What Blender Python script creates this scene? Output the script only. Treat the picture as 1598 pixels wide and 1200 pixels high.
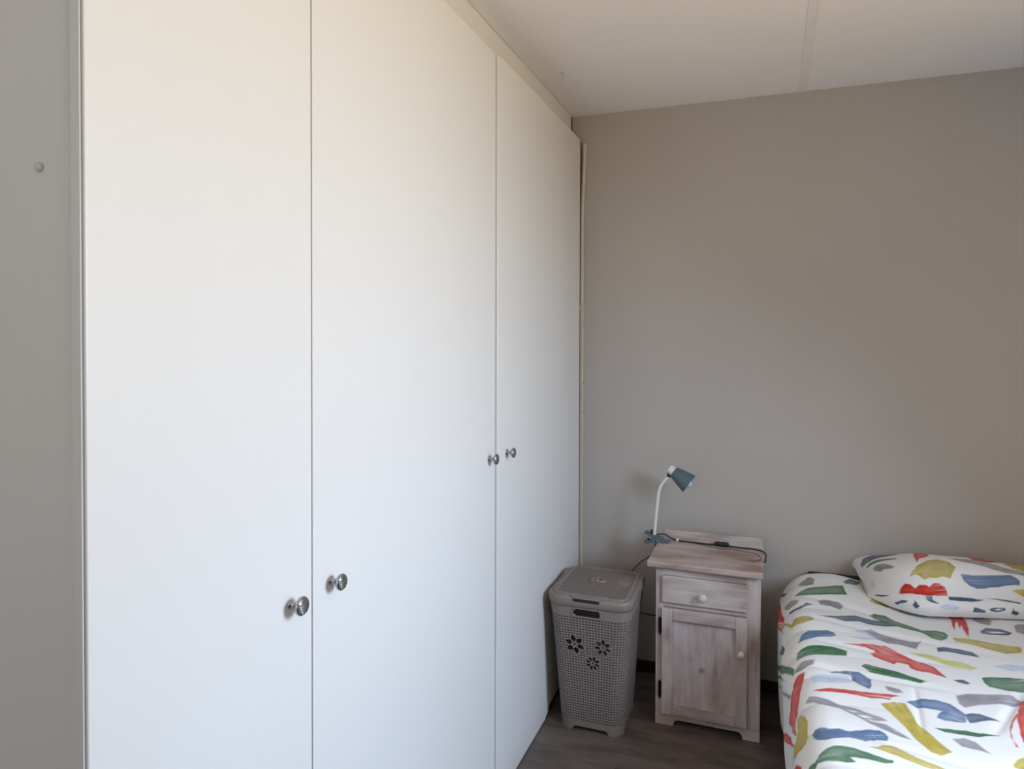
import bpy, bmesh, math, random
import numpy as np
from mathutils import Vector, Matrix

for o in list(bpy.data.objects): bpy.data.objects.remove(o)
scene = bpy.context.scene
col = scene.collection
random.seed(7); rng = np.random.default_rng(7)

# ------------------------------------------------------------------ camera
CAM_H = 1.518
cam_d = bpy.data.cameras.new('camera'); cam = bpy.data.objects.new('camera', cam_d); col.objects.link(cam)
scene.camera = cam
cam_d.sensor_fit = 'HORIZONTAL'; cam_d.sensor_width = 36.0
cam_d.lens = 36.0*1085/1598
cam_d.shift_x = 0.0; cam_d.shift_y = -60.0/1598
cam_d.clip_start = 0.02
_yaw, _pit, _rol = math.radians(20.4), math.radians(-0.8), 0.0022
F0 = Vector((-math.sin(_yaw), math.cos(_yaw), 0)); R0 = Vector((math.cos(_yaw), math.sin(_yaw), 0)); U0 = Vector((0, 0, 1))
Fv = math.cos(_pit)*F0 + math.sin(_pit)*U0; Uv = math.cos(_pit)*U0 - math.sin(_pit)*F0
Rv = math.cos(_rol)*R0 + math.sin(_rol)*Uv; Uv = Fv.cross(Rv)*-1
m = Matrix((Rv, Uv, -Fv)).transposed().to_4x4(); m.translation = Vector((0, 0, CAM_H))
cam.matrix_world = m

# ------------------------------------------------------------------ daylight through the windows of the right wall, an added front fill, and exposure
world = bpy.data.worlds.new('world'); scene.world = world; world.use_nodes = True
world.node_tree.nodes['Background'].inputs[0].default_value = (0.62, 0.74, 1.0, 1)
world.node_tree.nodes['Background'].inputs[1].default_value = 0.15
def area(name, loc, target, sx, sy, power, color, spread=180):
    l = bpy.data.lights.new(name, 'AREA'); l.shape = 'RECTANGLE'; l.size = sx; l.size_y = sy; l.energy = power; l.color = color
    l.spread = math.radians(spread)
    o = bpy.data.objects.new(name, l); col.objects.link(o); o.location = loc
    o.rotation_euler = (Vector(target)-Vector(loc)).to_track_quat('-Z', 'Y').to_euler()
    return o
WZ0, WZ1 = 1.08, 2.22                                # two windows in the right wall, sill and head heights
WINS = ((0.86, 1.66), (-0.85, 0.05))
def rgb_area(name, loc, target, sx, sy, rgb):
    mx = max(rgb); return area(name, loc, target, sx, sy, mx, tuple(c/mx for c in rgb), 120)
rgb_area('sky_daylight', (1.53, 1.26, 1.65), (0.4, 1.26, .85), .60, .90, (19.7, 25.0, 33.0))
rgb_area('ground_bounce_daylight', (1.53, 1.26, 1.65), (0.4, 1.26, 2.5), .65, 1.0, (9.4, 6.1, 1.2))
rgb_area('second_window_daylight', (1.53, -0.40, 1.65), (0.4, -0.30, 2.9), .70, 1.0, (12.0, 11.1, 9.6))
rgb_area('front_fill_light', (-0.70, -1.77, 1.65), (-0.70, -0.6, 1.75), .9, 1.1, (5.6, 5.6, 5.6))  # added fill lamp inside the solid front wall; there is no doorway
scene.view_settings.view_transform = 'Standard'
scene.view_settings.look = 'None'
scene.view_settings.gamma = 1.0
scene.view_settings.use_curve_mapping = False
scene.view_settings.exposure = -0.04

# ------------------------------------------------------------------ helpers
def tag(o, label=None, cat=None, group=None, kind=None):
    if label: o['label'] = label
    if cat: o['category'] = cat
    if group: o['group'] = group
    if kind: o['kind'] = kind
    return o
def empty(name, loc, rz=0):
    o = bpy.data.objects.new(name, None); col.objects.link(o); o.location = loc; o.rotation_euler = (0, 0, rz)
    o.empty_display_size = 0.05
    return o
def finish(name, bm, mat, parent=None, smooth=False, bevel=0, bseg=2, recalc=True):
    """bm is in room coordinates; the object's origin goes to its parent's"""
    if recalc: bmesh.ops.recalc_face_normals(bm, faces=bm.faces)
    me = bpy.data.meshes.new(name)
    off = Vector((0, 0, 0))
    p = parent
    while p is not None: off += p.location; p = p.parent
    if off.length: bmesh.ops.translate(bm, verts=bm.verts, vec=-off)
    bm.to_mesh(me); bm.free()
    o = bpy.data.objects.new(name, me); col.objects.link(o)
    if mat: me.materials.append(mat)
    if parent: o.parent = parent
    if smooth:
        for f in me.polygons: f.use_smooth = True
    if bevel:
        b = o.modifiers.new('bevel', 'BEVEL'); b.width = bevel; b.segments = bseg; b.limit_method = 'ANGLE'; b.angle_limit = math.radians(40)
        b.harden_normals = False
    return o
def rebase(o, p):
    """put a top-level mesh's origin at point p"""
    v = Vector(p); o.data.transform(Matrix.Translation(-v)); o.location = v
    return o
def box(bm, x0, x1, y0, y1, z0, z1):
    vs = [bm.verts.new((x, y, z)) for x in (x0, x1) for y in (y0, y1) for z in (z0, z1)]
    for q in ((0,1,3,2),(4,6,7,5),(0,4,5,1),(2,3,7,6),(0,2,6,4),(1,5,7,3)): bm.faces.new([vs[i] for i in q])
    return vs
def boxo(name, x0, x1, y0, y1, z0, z1, mat, parent=None, bevel=0.002):
    bm = bmesh.new(); box(bm, x0, x1, y0, y1, z0, z1)
    return finish(name, bm, mat, parent, bevel=bevel)
def lathe(bm, prof, mtx, seg=32, cap=True, sy=1.0):
    """prof: (radius, height) pairs, turned about local Z"""
    rings = []
    for r, hh in prof:
        rings.append([bm.verts.new(mtx @ Vector((r*math.cos(2*math.pi*k/seg), sy*r*math.sin(2*math.pi*k/seg), hh))) for k in range(seg)])
    for a, b in zip(rings, rings[1:]):
        for k in range(seg): bm.faces.new((a[k], a[(k+1)%seg], b[(k+1)%seg], b[k]))
    if cap:
        bm.faces.new(rings[0][::-1]); bm.faces.new(rings[-1])
def tube(bm, pts, r, seg=10, cap=True, radii=None):
    pts = [Vector(p) for p in pts]; rings = []
    n0 = None
    for i, p in enumerate(pts):
        d = (pts[min(i+1, len(pts)-1)] - pts[max(i-1, 0)]).normalized()
        if n0 is None: n0 = d.orthogonal().normalized()
        n0 = (n0 - d*n0.dot(d)).normalized(); b = d.cross(n0)
        rr = radii[i] if radii else r
        rings.append([bm.verts.new(p + rr*(math.cos(2*math.pi*k/seg)*n0 + math.sin(2*math.pi*k/seg)*b)) for k in range(seg)])
    for a, b in zip(rings, rings[1:]):
        for k in range(seg): bm.faces.new((a[k], a[(k+1)%seg], b[(k+1)%seg], b[k]))
    if cap: bm.faces.new(rings[0][::-1]); bm.faces.new(rings[-1])
def spline(pts, n=8):
    """Catmull-Rom through the points"""
    P = [Vector(p) for p in pts]; P = [2*P[0]-P[1]] + P + [2*P[-1]-P[-2]]; out = []
    for i in range(1, len(P)-2):
        a, b, c, d = P[i-1:i+3]
        for k in range(n):
            t = k/n
            out.append(0.5*((2*b)+(c-a)*t+(2*a-5*b+4*c-d)*t*t+(3*b-a-3*c+d)*t**3))
    return out + [P[-2]]
def axis_mtx(origin, direction):
    q = Vector(direction).normalized().to_track_quat('Z', 'Y')
    return Matrix.Translation(Vector(origin)) @ q.to_matrix().to_4x4()
def prism(bm, poly, y0, y1):
    """poly of (x, z), extruded along Y"""
    a = [bm.verts.new((x, y0, z)) for x, z in poly]; b = [bm.verts.new((x, y1, z)) for x, z in poly]
    bm.faces.new(a); bm.faces.new(b[::-1]); n = len(a)
    for i in range(n): bm.faces.new((a[i], b[i], b[(i+1)%n], a[(i+1)%n]))

# ------------------------------------------------------------------ materials
def srgb(r, g, b):
    f = lambda c: c/12.92 if c <= .04045 else ((c+.055)/1.055)**2.4
    return (f(r/255), f(g/255), f(b/255), 1)
def mat(name, color, rough=0.5, metal=0.0, noise=0.0, nscale=5.0, bump=0.0, bscale=60.0, stretch=(1, 1, 1), color2=None, spec=0.5):
    m = bpy.data.materials.new(name); m.use_nodes = True; nt = m.node_tree; N = nt.nodes; L = nt.links
    b = N['Principled BSDF']; b.inputs['Roughness'].default_value = rough; b.inputs['Metallic'].default_value = metal
    b.inputs['Specular IOR Level'].default_value = spec
    tc = N.new('ShaderNodeTexCoord'); mp = N.new('ShaderNodeMapping'); mp.inputs['Scale'].default_value = stretch
    L.new(tc.outputs['Object'], mp.inputs['Vector'])
    nz = N.new('ShaderNodeTexNoise'); nz.inputs['Scale'].default_value = nscale; nz.inputs['Detail'].default_value = 6
    L.new(mp.outputs[0], nz.inputs['Vector'])
    rp = N.new('ShaderNodeValToRGB'); L.new(nz.outputs['Fac'], rp.inputs[0])
    c2 = color2 or tuple(c*(1-noise) for c in color[:3])+(1,)
    rp.color_ramp.elements[0].position = 0.32; rp.color_ramp.elements[1].position = 0.68
    rp.color_ramp.elements[0].color = c2; rp.color_ramp.elements[1].color = color
    L.new(rp.outputs[0], b.inputs['Base Color'])
    if bump:
        n2 = N.new('ShaderNodeTexNoise'); n2.inputs['Scale'].default_value = bscale; n2.inputs['Detail'].default_value = 4
        L.new(mp.outputs[0], n2.inputs['Vector'])
        bp = N.new('ShaderNodeBump'); bp.inputs['Strength'].default_value = bump; bp.inputs['Distance'].default_value = 0.002
        L.new(n2.outputs['Fac'], bp.inputs['Height']); L.new(bp.outputs[0], b.inputs['Normal'])
    return m
M_door = mat('satin_white_paint', srgb(232, 230, 226), .38, noise=.015, nscale=2, bump=.05, bscale=25)
M_fascia = mat('white_board_paint', srgb(225, 220, 212), .5, noise=.03, nscale=3, bump=.08, bscale=30)
M_wall = mat('taupe_wall_paint', srgb(191, 184, 177), .75, noise=.05, nscale=1.6, bump=.25, bscale=70)
M_wall_l = mat('grey_wall_paint', srgb(208, 208, 208), .7, noise=.03, nscale=2.0, bump=.15, bscale=60)
M_wall_w = mat('light_wall_paint', srgb(218, 214, 208), .8, noise=.02)
M_ceil = mat('white_ceiling_paint', srgb(249, 246, 245), .8, noise=.03, nscale=1.5, bump=.15, bscale=40)
M_joint = mat('joint_filler', srgb(244, 240, 238), .8, noise=.05, nscale=6)
M_trim = mat('grey_trim_paint', srgb(196, 194, 186), .55, noise=.05, nscale=8)
M_dark = mat('dark_skirting', srgb(46, 40, 38), .6, noise=.2, nscale=9)
M_black = mat('black_plastic', srgb(26, 26, 28), .4, noise=.1)
M_iron = mat('blackened_iron', srgb(38, 33, 31), .5, .6, noise=.3, nscale=30)
M_cable = mat('brown_cable', srgb(70, 58, 54), .55, noise=.1)
M_chrome = mat('brushed_nickel', srgb(176, 178, 182), .24, 1.0, noise=.08, nscale=40)
M_pipe = mat('cream_conduit', srgb(214, 204, 186), .45, noise=.06, nscale=14)
M_hamper = mat('taupe_plastic', srgb(134, 122, 116), .42, noise=.04, nscale=12, bump=.05, bscale=90)
M_hamper_shade = mat('taupe_plastic_shaded', srgb(104, 94, 88), .6, noise=.05)  # hamper plastic again, with the shade of the inside put into its colour
M_slate = mat('slate_blue_enamel', srgb(84, 104, 114), .42, noise=.04, nscale=10)
M_white = mat('white_plastic', srgb(232, 231, 228), .35, noise=.02)
M_bulbbase = mat('frosted_bulb', srgb(215, 220, 238), .12, noise=.02)
M_knobwood = mat('whitewashed_knob', srgb(212, 200, 186), .5, noise=.12, nscale=30)
M_frame = mat('black_bed_frame', srgb(24, 25, 30), .55, noise=.15)
M_matt = mat('white_mattress_ticking', srgb(215, 213, 208), .85, noise=.04, nscale=30, bump=.2)

def wood(name, base, dark, light, axis, rough=.6, seedv=0.0, knots=()):
    """whitewashed boards: grain runs along axis (0 x, 1 y, 2 z)"""
    m = bpy.data.materials.new(name); m.use_nodes = True; nt = m.node_tree; N = nt.nodes; L = nt.links
    b = N['Principled BSDF']; b.inputs['Roughness'].default_value = rough
    tc = N.new('ShaderNodeTexCoord'); mp = N.new('ShaderNodeMapping')
    sc = [1.0, 1.0, 1.0]; sc[axis] = 0.09
    mp.inputs['Scale'].default_value = sc; mp.inputs['Location'].default_value = (seedv, seedv*.7, seedv*1.3)
    L.new(tc.outputs['Object'], mp.inputs['Vector'])
    n1 = N.new('ShaderNodeTexNoise'); n1.inputs['Scale'].default_value = 75; n1.inputs['Detail'].default_value = 7; n1.inputs['Distortion'].default_value = .6
    L.new(mp.outputs[0], n1.inputs['Vector'])
    mp2 = N.new('ShaderNodeMapping'); s2 = [1.0, 1.0, 1.0]; s2[axis] = 0.35; mp2.inputs['Scale'].default_value = s2
    mp2.inputs['Location'].default_value = (seedv+3, 1, 2); L.new(tc.outputs['Object'], mp2.inputs['Vector'])
    n2 = N.new('ShaderNodeTexNoise'); n2.inputs['Scale'].default_value = 11; n2.inputs['Detail'].default_value = 5; L.new(mp2.outputs[0], n2.inputs['Vector'])
    r1 = N.new('ShaderNodeValToRGB'); L.new(n2.outputs['Fac'], r1.inputs[0])
    r1.color_ramp.elements[0].position = .36; r1.color_ramp.elements[0].color = dark
    e = r1.color_ramp.elements.new(.52); e.color = base
    r1.color_ramp.elements[1].position = .36; r1.color_ramp.elements[-1].position = .72; r1.color_ramp.elements[-1].color = light
    r1.color_ramp.elements[0].color = dark; r1.color_ramp.elements[1].color = base
    r1.color_ramp.elements[1].position = .50
    r2 = N.new('ShaderNodeValToRGB'); L.new(n1.outputs['Fac'], r2.inputs[0])
    r2.color_ramp.elements[0].position = .35; r2.color_ramp.elements[0].color = (.74, .69, .66, 1)
    r2.color_ramp.elements[1].position = .60; r2.color_ramp.elements[1].color = (1, 1, 1, 1)
    mx = N.new('ShaderNodeMix'); mx.data_type = 'RGBA'; mx.blend_type = 'MULTIPLY'; mx.inputs[0].default_value = .55
    L.new(r1.outputs[0], mx.inputs[6]); L.new(r2.outputs[0], mx.inputs[7])
    out = mx.outputs[2]
    for (kx, ky, kz, kr) in knots:
        vd = N.new('ShaderNodeVectorMath'); vd.operation = 'DISTANCE'; vd.inputs[1].default_value = (kx, ky, kz)
        L.new(tc.outputs['Object'], vd.inputs[0])
        ad = N.new('ShaderNodeMath'); ad.operation = 'MULTIPLY_ADD'; L.new(n1.outputs['Fac'], ad.inputs[0]); ad.inputs[1].default_value = kr*1.2; L.new(vd.outputs['Value'], ad.inputs[2])
        mr = N.new('ShaderNodeMapRange'); L.new(ad.outputs[0], mr.inputs[0]); mr.inputs[1].default_value = kr*.7; mr.inputs[2].default_value = kr*2.2
        mr.inputs[3].default_value = .75; mr.inputs[4].default_value = 0
        m2 = N.new('ShaderNodeMix'); m2.data_type = 'RGBA'; L.new(mr.outputs[0], m2.inputs[0]); L.new(out, m2.inputs[6]); m2.inputs[7].default_value = srgb(86, 62, 54)
        out = m2.outputs[2]
    L.new(out, b.inputs['Base Color'])
    bp = N.new('ShaderNodeBump'); bp.inputs['Strength'].default_value = .25; bp.inputs['Distance'].default_value = .0015
    L.new(n1.outputs['Fac'], bp.inputs['Height']); L.new(bp.outputs[0], b.inputs['Normal'])
    return m
W_B, W_D, W_L = srgb(190, 176, 170), srgb(160, 141, 135), srgb(212, 206, 203)
M_wz = wood('whitewashed_wood_upright', W_B, W_D, W_L, 2)
M_wpanel = wood('whitewashed_door_panel', srgb(184, 168, 164), srgb(150, 128, 124), srgb(208, 200, 200), 2, seedv=4.3, knots=((-.019, -.158, .235, .011),))
M_wx = wood('whitewashed_wood_level', W_B, W_D, W_L, 0, seedv=1.7)
M_wtop = wood('whitewashed_top', srgb(184, 165, 157), srgb(156, 132, 124), srgb(204, 192, 185), 0, seedv=7.1, knots=((.158, -.043, .643, .014),))
FL = [wood('laminate_%d' % i, srgb(*c), srgb(*d), srgb(*e), 0, .45, seedv=i*2.3) for i, (c, d, e) in enumerate((
    ((104, 92, 86), (84, 73, 68), (120, 107, 100)), ((96, 85, 80), (78, 68, 64), (112, 100, 94)), ((112, 99, 92), (92, 80, 74), (126, 113, 106))))]

def print_mat():
    m = bpy.data.materials.new('printed_cotton'); m.use_nodes = True; nt = m.node_tree; N = nt.nodes; L = nt.links
    b = N['Principled BSDF']; b.inputs['Roughness'].default_value = .85; b.inputs['Specular IOR Level'].default_value = .2
    b.inputs['Sheen Weight'].default_value = .08
    at = N.new('ShaderNodeAttribute'); at.attribute_name = 'print'; L.new(at.outputs['Color'], b.inputs['Base Color'])
    tc = N.new('ShaderNodeTexCoord'); nz = N.new('ShaderNodeTexNoise'); nz.inputs['Scale'].default_value = 45; nz.inputs['Detail'].default_value = 6
    L.new(tc.outputs['Object'], nz.inputs['Vector'])
    bp = N.new('ShaderNodeBump'); bp.inputs['Strength'].default_value = .22; bp.inputs['Distance'].default_value = .003
    L.new(nz.outputs['Fac'], bp.inputs['Height']); L.new(bp.outputs[0], b.inputs['Normal'])
    return m
M_print = print_mat()

# ------------------------------------------------------------------ the room
D, H = 3.15, 2.54
XR, YN, XL = 1.56, -1.80, -1.50
DX = -0.83                                            # front plane of the wardrobe doors
def struct(name, bm, m, bevel=0):
    return tag(finish(name, bm, m, None, bevel=bevel), kind='structure')
bm = bmesh.new(); box(bm, XL-.1, XR+.1, YN-.1, D+.1, -.12, -.012); floor = struct('floor', bm, M_dark)
# laminate planks, laid across the room
PW, PL = 0.192, 1.20
proto = {}
y = D + 0.02; row = 0
while y > YN:
    y0 = max(y-PW, YN); x = XR - (row*0.43 % 1.0)*PL
    xs = [XR]
    while x > XL:
        if XR - x > .02: xs.append(x)
        x -= PL
    xs.append(XL)
    for xa, xb in zip(xs[1:], xs):
        if xb-xa < .01: continue
        k = (round(xb-xa, 3), round(y-y0, 3), (row*2+len(xs)+int(xa*10)) % 3)
        if k not in proto:
            pb = bmesh.new(); g = .0008; box(pb, g, k[0]-g, g, k[1]-g, -.012, 0)
            po = finish('plank', pb, FL[k[2]], None, bevel=.0006, bseg=1); proto[k] = po.data; col.objects.unlink(po); bpy.data.objects.remove(po)
        po = bpy.data.objects.new('plank', proto[k]); col.objects.link(po); po.parent = floor; po.location = (xa, min(y0, D-.001), 0)
    y -= PW; row += 1
# back wall, side walls
bm = bmesh.new(); box(bm, XL-.1, XR+.1, D, D+.1, -.012, H+.1); struct('wall_back', bm, M_wall)
bm = bmesh.new()
for (a, b_, c, d) in ((YN, D, -.012, WZ0), (YN, D, WZ1, H+.1), (YN, -.85, WZ0, WZ1), (.05, .86, WZ0, WZ1), (1.66, D, WZ0, WZ1)): box(bm, XR, XR+.14, a, b_, c, d)
struct('wall_right', bm, M_wall_w)
bm = bmesh.new(); box(bm, XL-.1, XR+.1, YN-.1, YN, -.012, H+.1); struct('wall_front', bm, M_wall_w)
bm = bmesh.new(); box(bm, XL-.1, XL, YN, D, -.012, H+.1); struct('wall_left', bm, M_wall_w)
# stub wall that closes off the near end of the built-in wardrobe
SW = 0.658
bm = bmesh.new(); box(bm, XL, -.852, SW, SW+.07, -.012, H)
stub = struct('wall_near', bm, M_wall_l)
# quarter-round bead between stub wall and wardrobe
bm = bmesh.new()
prof = [(-.856, SW)] + [(-.856+.0095*math.sin(a), SW-.006*math.cos(a)+.0) for a in [i*math.pi/2/5 for i in range(6)]] + [(-.8465, SW+.02), (-.856, SW+.02)]
a_ = [bm.verts.new((x, y_, 0)) for x, y_ in prof]; b__ = [bm.verts.new((x, y_, H)) for x, y_ in prof]
bm.faces.new(a_); bm.faces.new(b__[::-1])
for i in range(len(a_)): bm.faces.new((a_[i], b__[i], b__[(i+1) % len(a_)], a_[(i+1) % len(a_)]))
struct('trim_1', bm, M_trim)
bm = bmesh.new(); box(bm, -.850, -.8335, .6462, .6486, 0, H); struct('trim_2', bm, M_wall_l, .001)
# ceiling boards with a cover strip over the joint
bm = bmesh.new(); box(bm, XL-.1, XR+.14, YN-.1, D+.1, H+.006, H+.16); ceil = struct('ceiling', bm, M_ceil)
for xa, xb in ((XL, -1.082), (-1.078, .116), (.120, 1.318), (1.322, XR)):
    boxo('ceiling_board', xa, xb, YN, D, H, H+.0062, M_ceil, ceil, bevel=.001)
for xc in (-1.08, .118, 1.32):
    boxo('joint_strip', xc-.016, xc+.016, YN, D, H-.0025, H+.001, M_joint, ceil, bevel=.0012)
# dark skirting
bm = bmesh.new(); box(bm, -.80, XR, D-.012, D, 0, .051); struct('baseboard_back', bm, M_dark, .002)
bm = bmesh.new(); box(bm, XR-.012, XR, YN, D-.012, 0, .051); struct('baseboard_right', bm, M_dark, .002)
# window in the right wall (outside the picture, where the daylight comes from)
for n_, (WY0, WY1) in enumerate(WINS):
    bm = bmesh.new(); fw = .05; wm = (WY0+WY1)/2
    for (a, b_, c, d) in ((WY0, WY1, WZ0, WZ0+fw), (WY0, WY1, WZ1-fw, WZ1), (WY0, WY0+fw, WZ0+fw, WZ1-fw), (WY1-fw, WY1, WZ0+fw, WZ1-fw), (wm-.02, wm+.02, WZ0+fw, WZ1-fw)):
        box(bm, XR+.05, XR+.10, a, b_, c, d)
    struct('window_%d' % (n_+1), bm, M_white, .003)

# ------------------------------------------------------------------ built-in wardrobe
DT = .016
W = empty('wardrobe', (DX, 1.9, 0)); tag(W, 'tall white built-in wardrobe with three plain flat doors filling the left side of the room', 'wardrobe')
DTOP = 2.422
bm = bmesh.new()
box(bm, XL+.01, -.872, SW+.072, SW+.09, 0, H-.004)       # near gable
box(bm, XL+.01, -.872, 3.125, 3.145, 0, H-.004)      # far gable
box(bm, XL+.01, XL+.02, SW+.09, 3.125, 0, H-.004)    # back
box(bm, XL+.02, -.872, SW+.09, 3.125, 2.40, 2.418)   # top shelf
for ys in (1.124, 2.079): box(bm, XL+.02, -.872, ys-.009, ys+.009, .07, 2.40)
box(bm, XL+.02, -.875, SW+.09, 3.125, .03, .07)
finish('carcass', bm, M_fascia, W)
bm = bmesh.new(); box(bm, -.888, -.872, SW+.001, 3.1497, DTOP-.04, H-.002); finish('fascia', bm, M_door, W, bevel=.001)
bm = bmesh.new()
for ys, ye in ((.662, .70), (1.105, 1.143), (2.06, 2.098), (3.085, 3.12)): box(bm, -.872, -.8475, ys, ye, .0, DTOP-.045)
finish('face_frame', bm, M_fascia, W)
bm = bmesh.new(); box(bm, -.90, -.862, .75, 3.12, 0, .03); finish('plinth', bm, M_dark, W)
def knob(parent, y, z, ridged, r=.0165, sz=1.0):
    bm = bmesh.new(); mt = axis_mtx((DX+(.006 if y > 2.1 else 0), y, z), (1, 0, 0))
    pr = [(.0085, -.001), (.0088, .0015), (.0072, .0035), (.0052, .006), (.0046, .011), (.0056, .015), (r*.80, .0200), (r*.95, .0225), (r, .0255), (r*.985, .0275), (r*.90, .0296), (r*.7, .0312), (r*.4, .0322), (.001, .0326)]
    lathe(bm, pr, mt, 36)
    o = finish('knob', bm, M_chrome, parent, smooth=True)
    if ridged:
        bm = bmesh.new()
        for i in range(-3, 4):
            q = i*.0042; hw = math.sqrt(max((r*.86)**2-q*q, 1e-6))
            pts = []
            for k in range(7):
                s_ = -hw+2*hw*k/6; rr = math.hypot(s_, q)/r
                pts.append((DX+.0326-.0046*rr**2.6, y+s_*.98-q*.18, z+q*.98+s_*.18))
            tube(bm, pts, .0013, 6)
        me_o = finish('tmp', bm, M_chrome, parent)
        b2 = bmesh.new(); b2.from_mesh(o.data); b2.from_mesh(me_o.data); b2.to_mesh(o.data); b2.free()
        bpy.data.objects.remove(me_o)
        for f in o.data.polygons: f.use_smooth = True
    return o
def door(y0, y1, knobs, chip=False, zb=.004, pr=0.0):
    bm = bmesh.new(); g = .0018
    if chip:
        pts = [(y0+g, zb), (2.60, zb+.001), (2.615, .012), (2.64, .016), (2.66, .033), (2.70, .038), (2.80, .040), (y1-g, .040), (y1-g, DTOP), (y0+g, DTOP)]
    else:
        pts = [(y0+g, zb), (y1-g, zb), (y1-g, DTOP), (y0+g, DTOP)]
    a = [bm.verts.new((DX+pr, p, q)) for p, q in pts]; b = [bm.verts.new((DX-DT, p, q)) for p, q in pts]; n = len(a)
    bm.faces.new(a); bm.faces.new(b[::-1])
    for i in range(n): bm.faces.new((a[i], b[i], b[(i+1) % n], a[(i+1) % n]))
    o = finish('door', bm, M_door, W, bevel=.0022, bseg=3)
    for kk in knobs: knob(o, *kk)
    return o
d1 = door(.649, 1.124, [(1.058, 1.021, True, .0178)])
d2 = door(1.124, 2.079, [(1.183, 1.024, True, .0168), (2.024, 1.132, False, .0172)])
d3 = door(2.081, 3.109, [(2.163, 1.131, False, .0168)], chip=True, pr=.006)
tag(d3, 'farthest door with a chipped lower edge')
bm = bmesh.new(); lathe(bm, [(.0035, -.001), (.0035, .0006), (.001, .0012)], axis_mtx((DX+.006, 2.571, .110), (1, 0, 0)), 10, sy=.5)
finish('paint_chip', bm, M_cable, d3)

# cream conduit in the corner beside the wardrobe
P = empty('cable_conduit', (-.82, 3.138, 0)); tag(P, 'thin cream cable conduit running up the corner beside the far wardrobe door', 'conduit')
bm = bmesh.new(); tube(bm, spline([(-.823, 3.139, 1.655), (-.8225, 3.139, 1.85), (-.8215, 3.139, 2.08), (-.815, 3.139, 2.27), (-.811, 3.139, 2.385)], 6), .0092, 14); finish('upper_pipe', bm, M_pipe, P, smooth=True)
bm = bmesh.new(); lathe(bm, [(.0105, 0), (.0118, .002), (.0118, .016), (.0108, .018), (.0095, .030), (.0070, .034)], axis_mtx((-.8110, 3.138, 2.375), (.0, 0, 1)), 20); finish('pipe_cap', bm, M_pipe, P, smooth=False, bevel=.0008)
bm = bmesh.new(); box(bm, -.829, -.8135, 3.128, 3.1495, .052, 1.650); finish('cover_strip', bm, M_pipe, P, bevel=.003, bseg=3)
bm = bmesh.new(); box(bm, -.8315, -.8115, 3.1265, 3.1495, 1.640, 1.668); finish('joint_clip', bm, M_pipe, P, bevel=.002)
for zz in (1.57, 1.30, 1.17, .70):
    bm = bmesh.new(); lathe(bm, [(.0030, 0), (.0030, .0012), (.001, .002)], axis_mtx((-.8140, 3.138, zz), (1, -.3, 0)), 8); finish('nail', bm, M_cable, P)

# screw plug on the stub wall, hook stub on the ceiling
bm = bmesh.new(); lathe(bm, [(.0062, 0), (.0066, .0016), (.0058, .0042), (.0040, .0056), (.001, .0060)], axis_mtx((-.922, SW, 1.744), (0, -1, 0)), 20)
o = finish('wall_plug', bm, M_trim, None, smooth=True); rebase(o, (-.922, SW, 1.744)); tag(o, 'small round painted-over plug standing proud on the grey wall at the far left', 'wall plug')
bm = bmesh.new(); tube(bm, [(-.762, 2.600, H+.001), (-.762, 2.600, H-.006), (-.758, 2.600, H-.014), (-.758, 2.598, H-.024)], .0022, 8); lathe(bm, [(.007, -.001), (.006, .002), (.001, .003)], axis_mtx((-.762, 2.6, H), (0, 0, -1)), 12)
o = finish('ceiling_pin', bm, M_trim, None, smooth=True); rebase(o, (-.762, 2.6, H)); tag(o, 'tiny bent metal pin sticking out of the ceiling near the wardrobe corner', 'pin')

# ------------------------------------------------------------------ nightstand
NX0, NX1, NY0, NY1 = -.415, -.028, 2.740, 3.050
NS = empty('nightstand', (-.22, 2.9, 0)); tag(NS, 'small whitewashed wooden nightstand with one drawer, a panelled door and cut-out feet', 'nightstand')
ZT0, ZT1 = .620, .643
def rrect(x0, x1, y0, y1, r, seg=4):
    pts = []
    for cx_, cy_, a0 in ((x1-r, y1-r, 0), (x0+r, y1-r, 90), (x0+r, y0+r, 180), (x1-r, y0+r, 270)):
        for k in range(seg+1):
            a = math.radians(a0+90*k/seg); pts.append((cx_+r*math.cos(a), cy_+r*math.sin(a)))
    return pts
bm = bmesh.new(); box(bm, -.447, -.020, 2.716, 3.052, ZT0, ZT1); finish('top_board', bm, M_wtop, NS, bevel=.005, bseg=3)
bm = bmesh.new()
prism(bm, [(-.430, ZT1-.002), (-.024, ZT1-.002), (-.024, .676), (-.028, .683), (-.036, .686), (-.420, .686), (-.428, .682), (-.430, .674)], 3.034, 3.052); finish('back_rail', bm, M_wx, NS, bevel=.003)
bm = bmesh.new()
box(bm, NX0+.001, NX0+.018, NY0+.018, NY1-.008, 0, ZT0); finish('side_panel', bm, M_wz, NS, bevel=.001)
bm = bmesh.new()
box(bm, NX1-.018, NX1-.001, NY0+.018, NY1-.008, 0, ZT0); finish('side_panel', bm, M_wz, NS, bevel=.001)
boxo('back_panel', NX0+.018, NX1-.018, NY1-.014, NY1-.008, .03, ZT0, M_wz, NS, 0)
boxo('bottom_board', NX0+.018, NX1-.018, NY0+.018, NY1-.014, .045, .060, M_wx, NS, 0)
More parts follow.
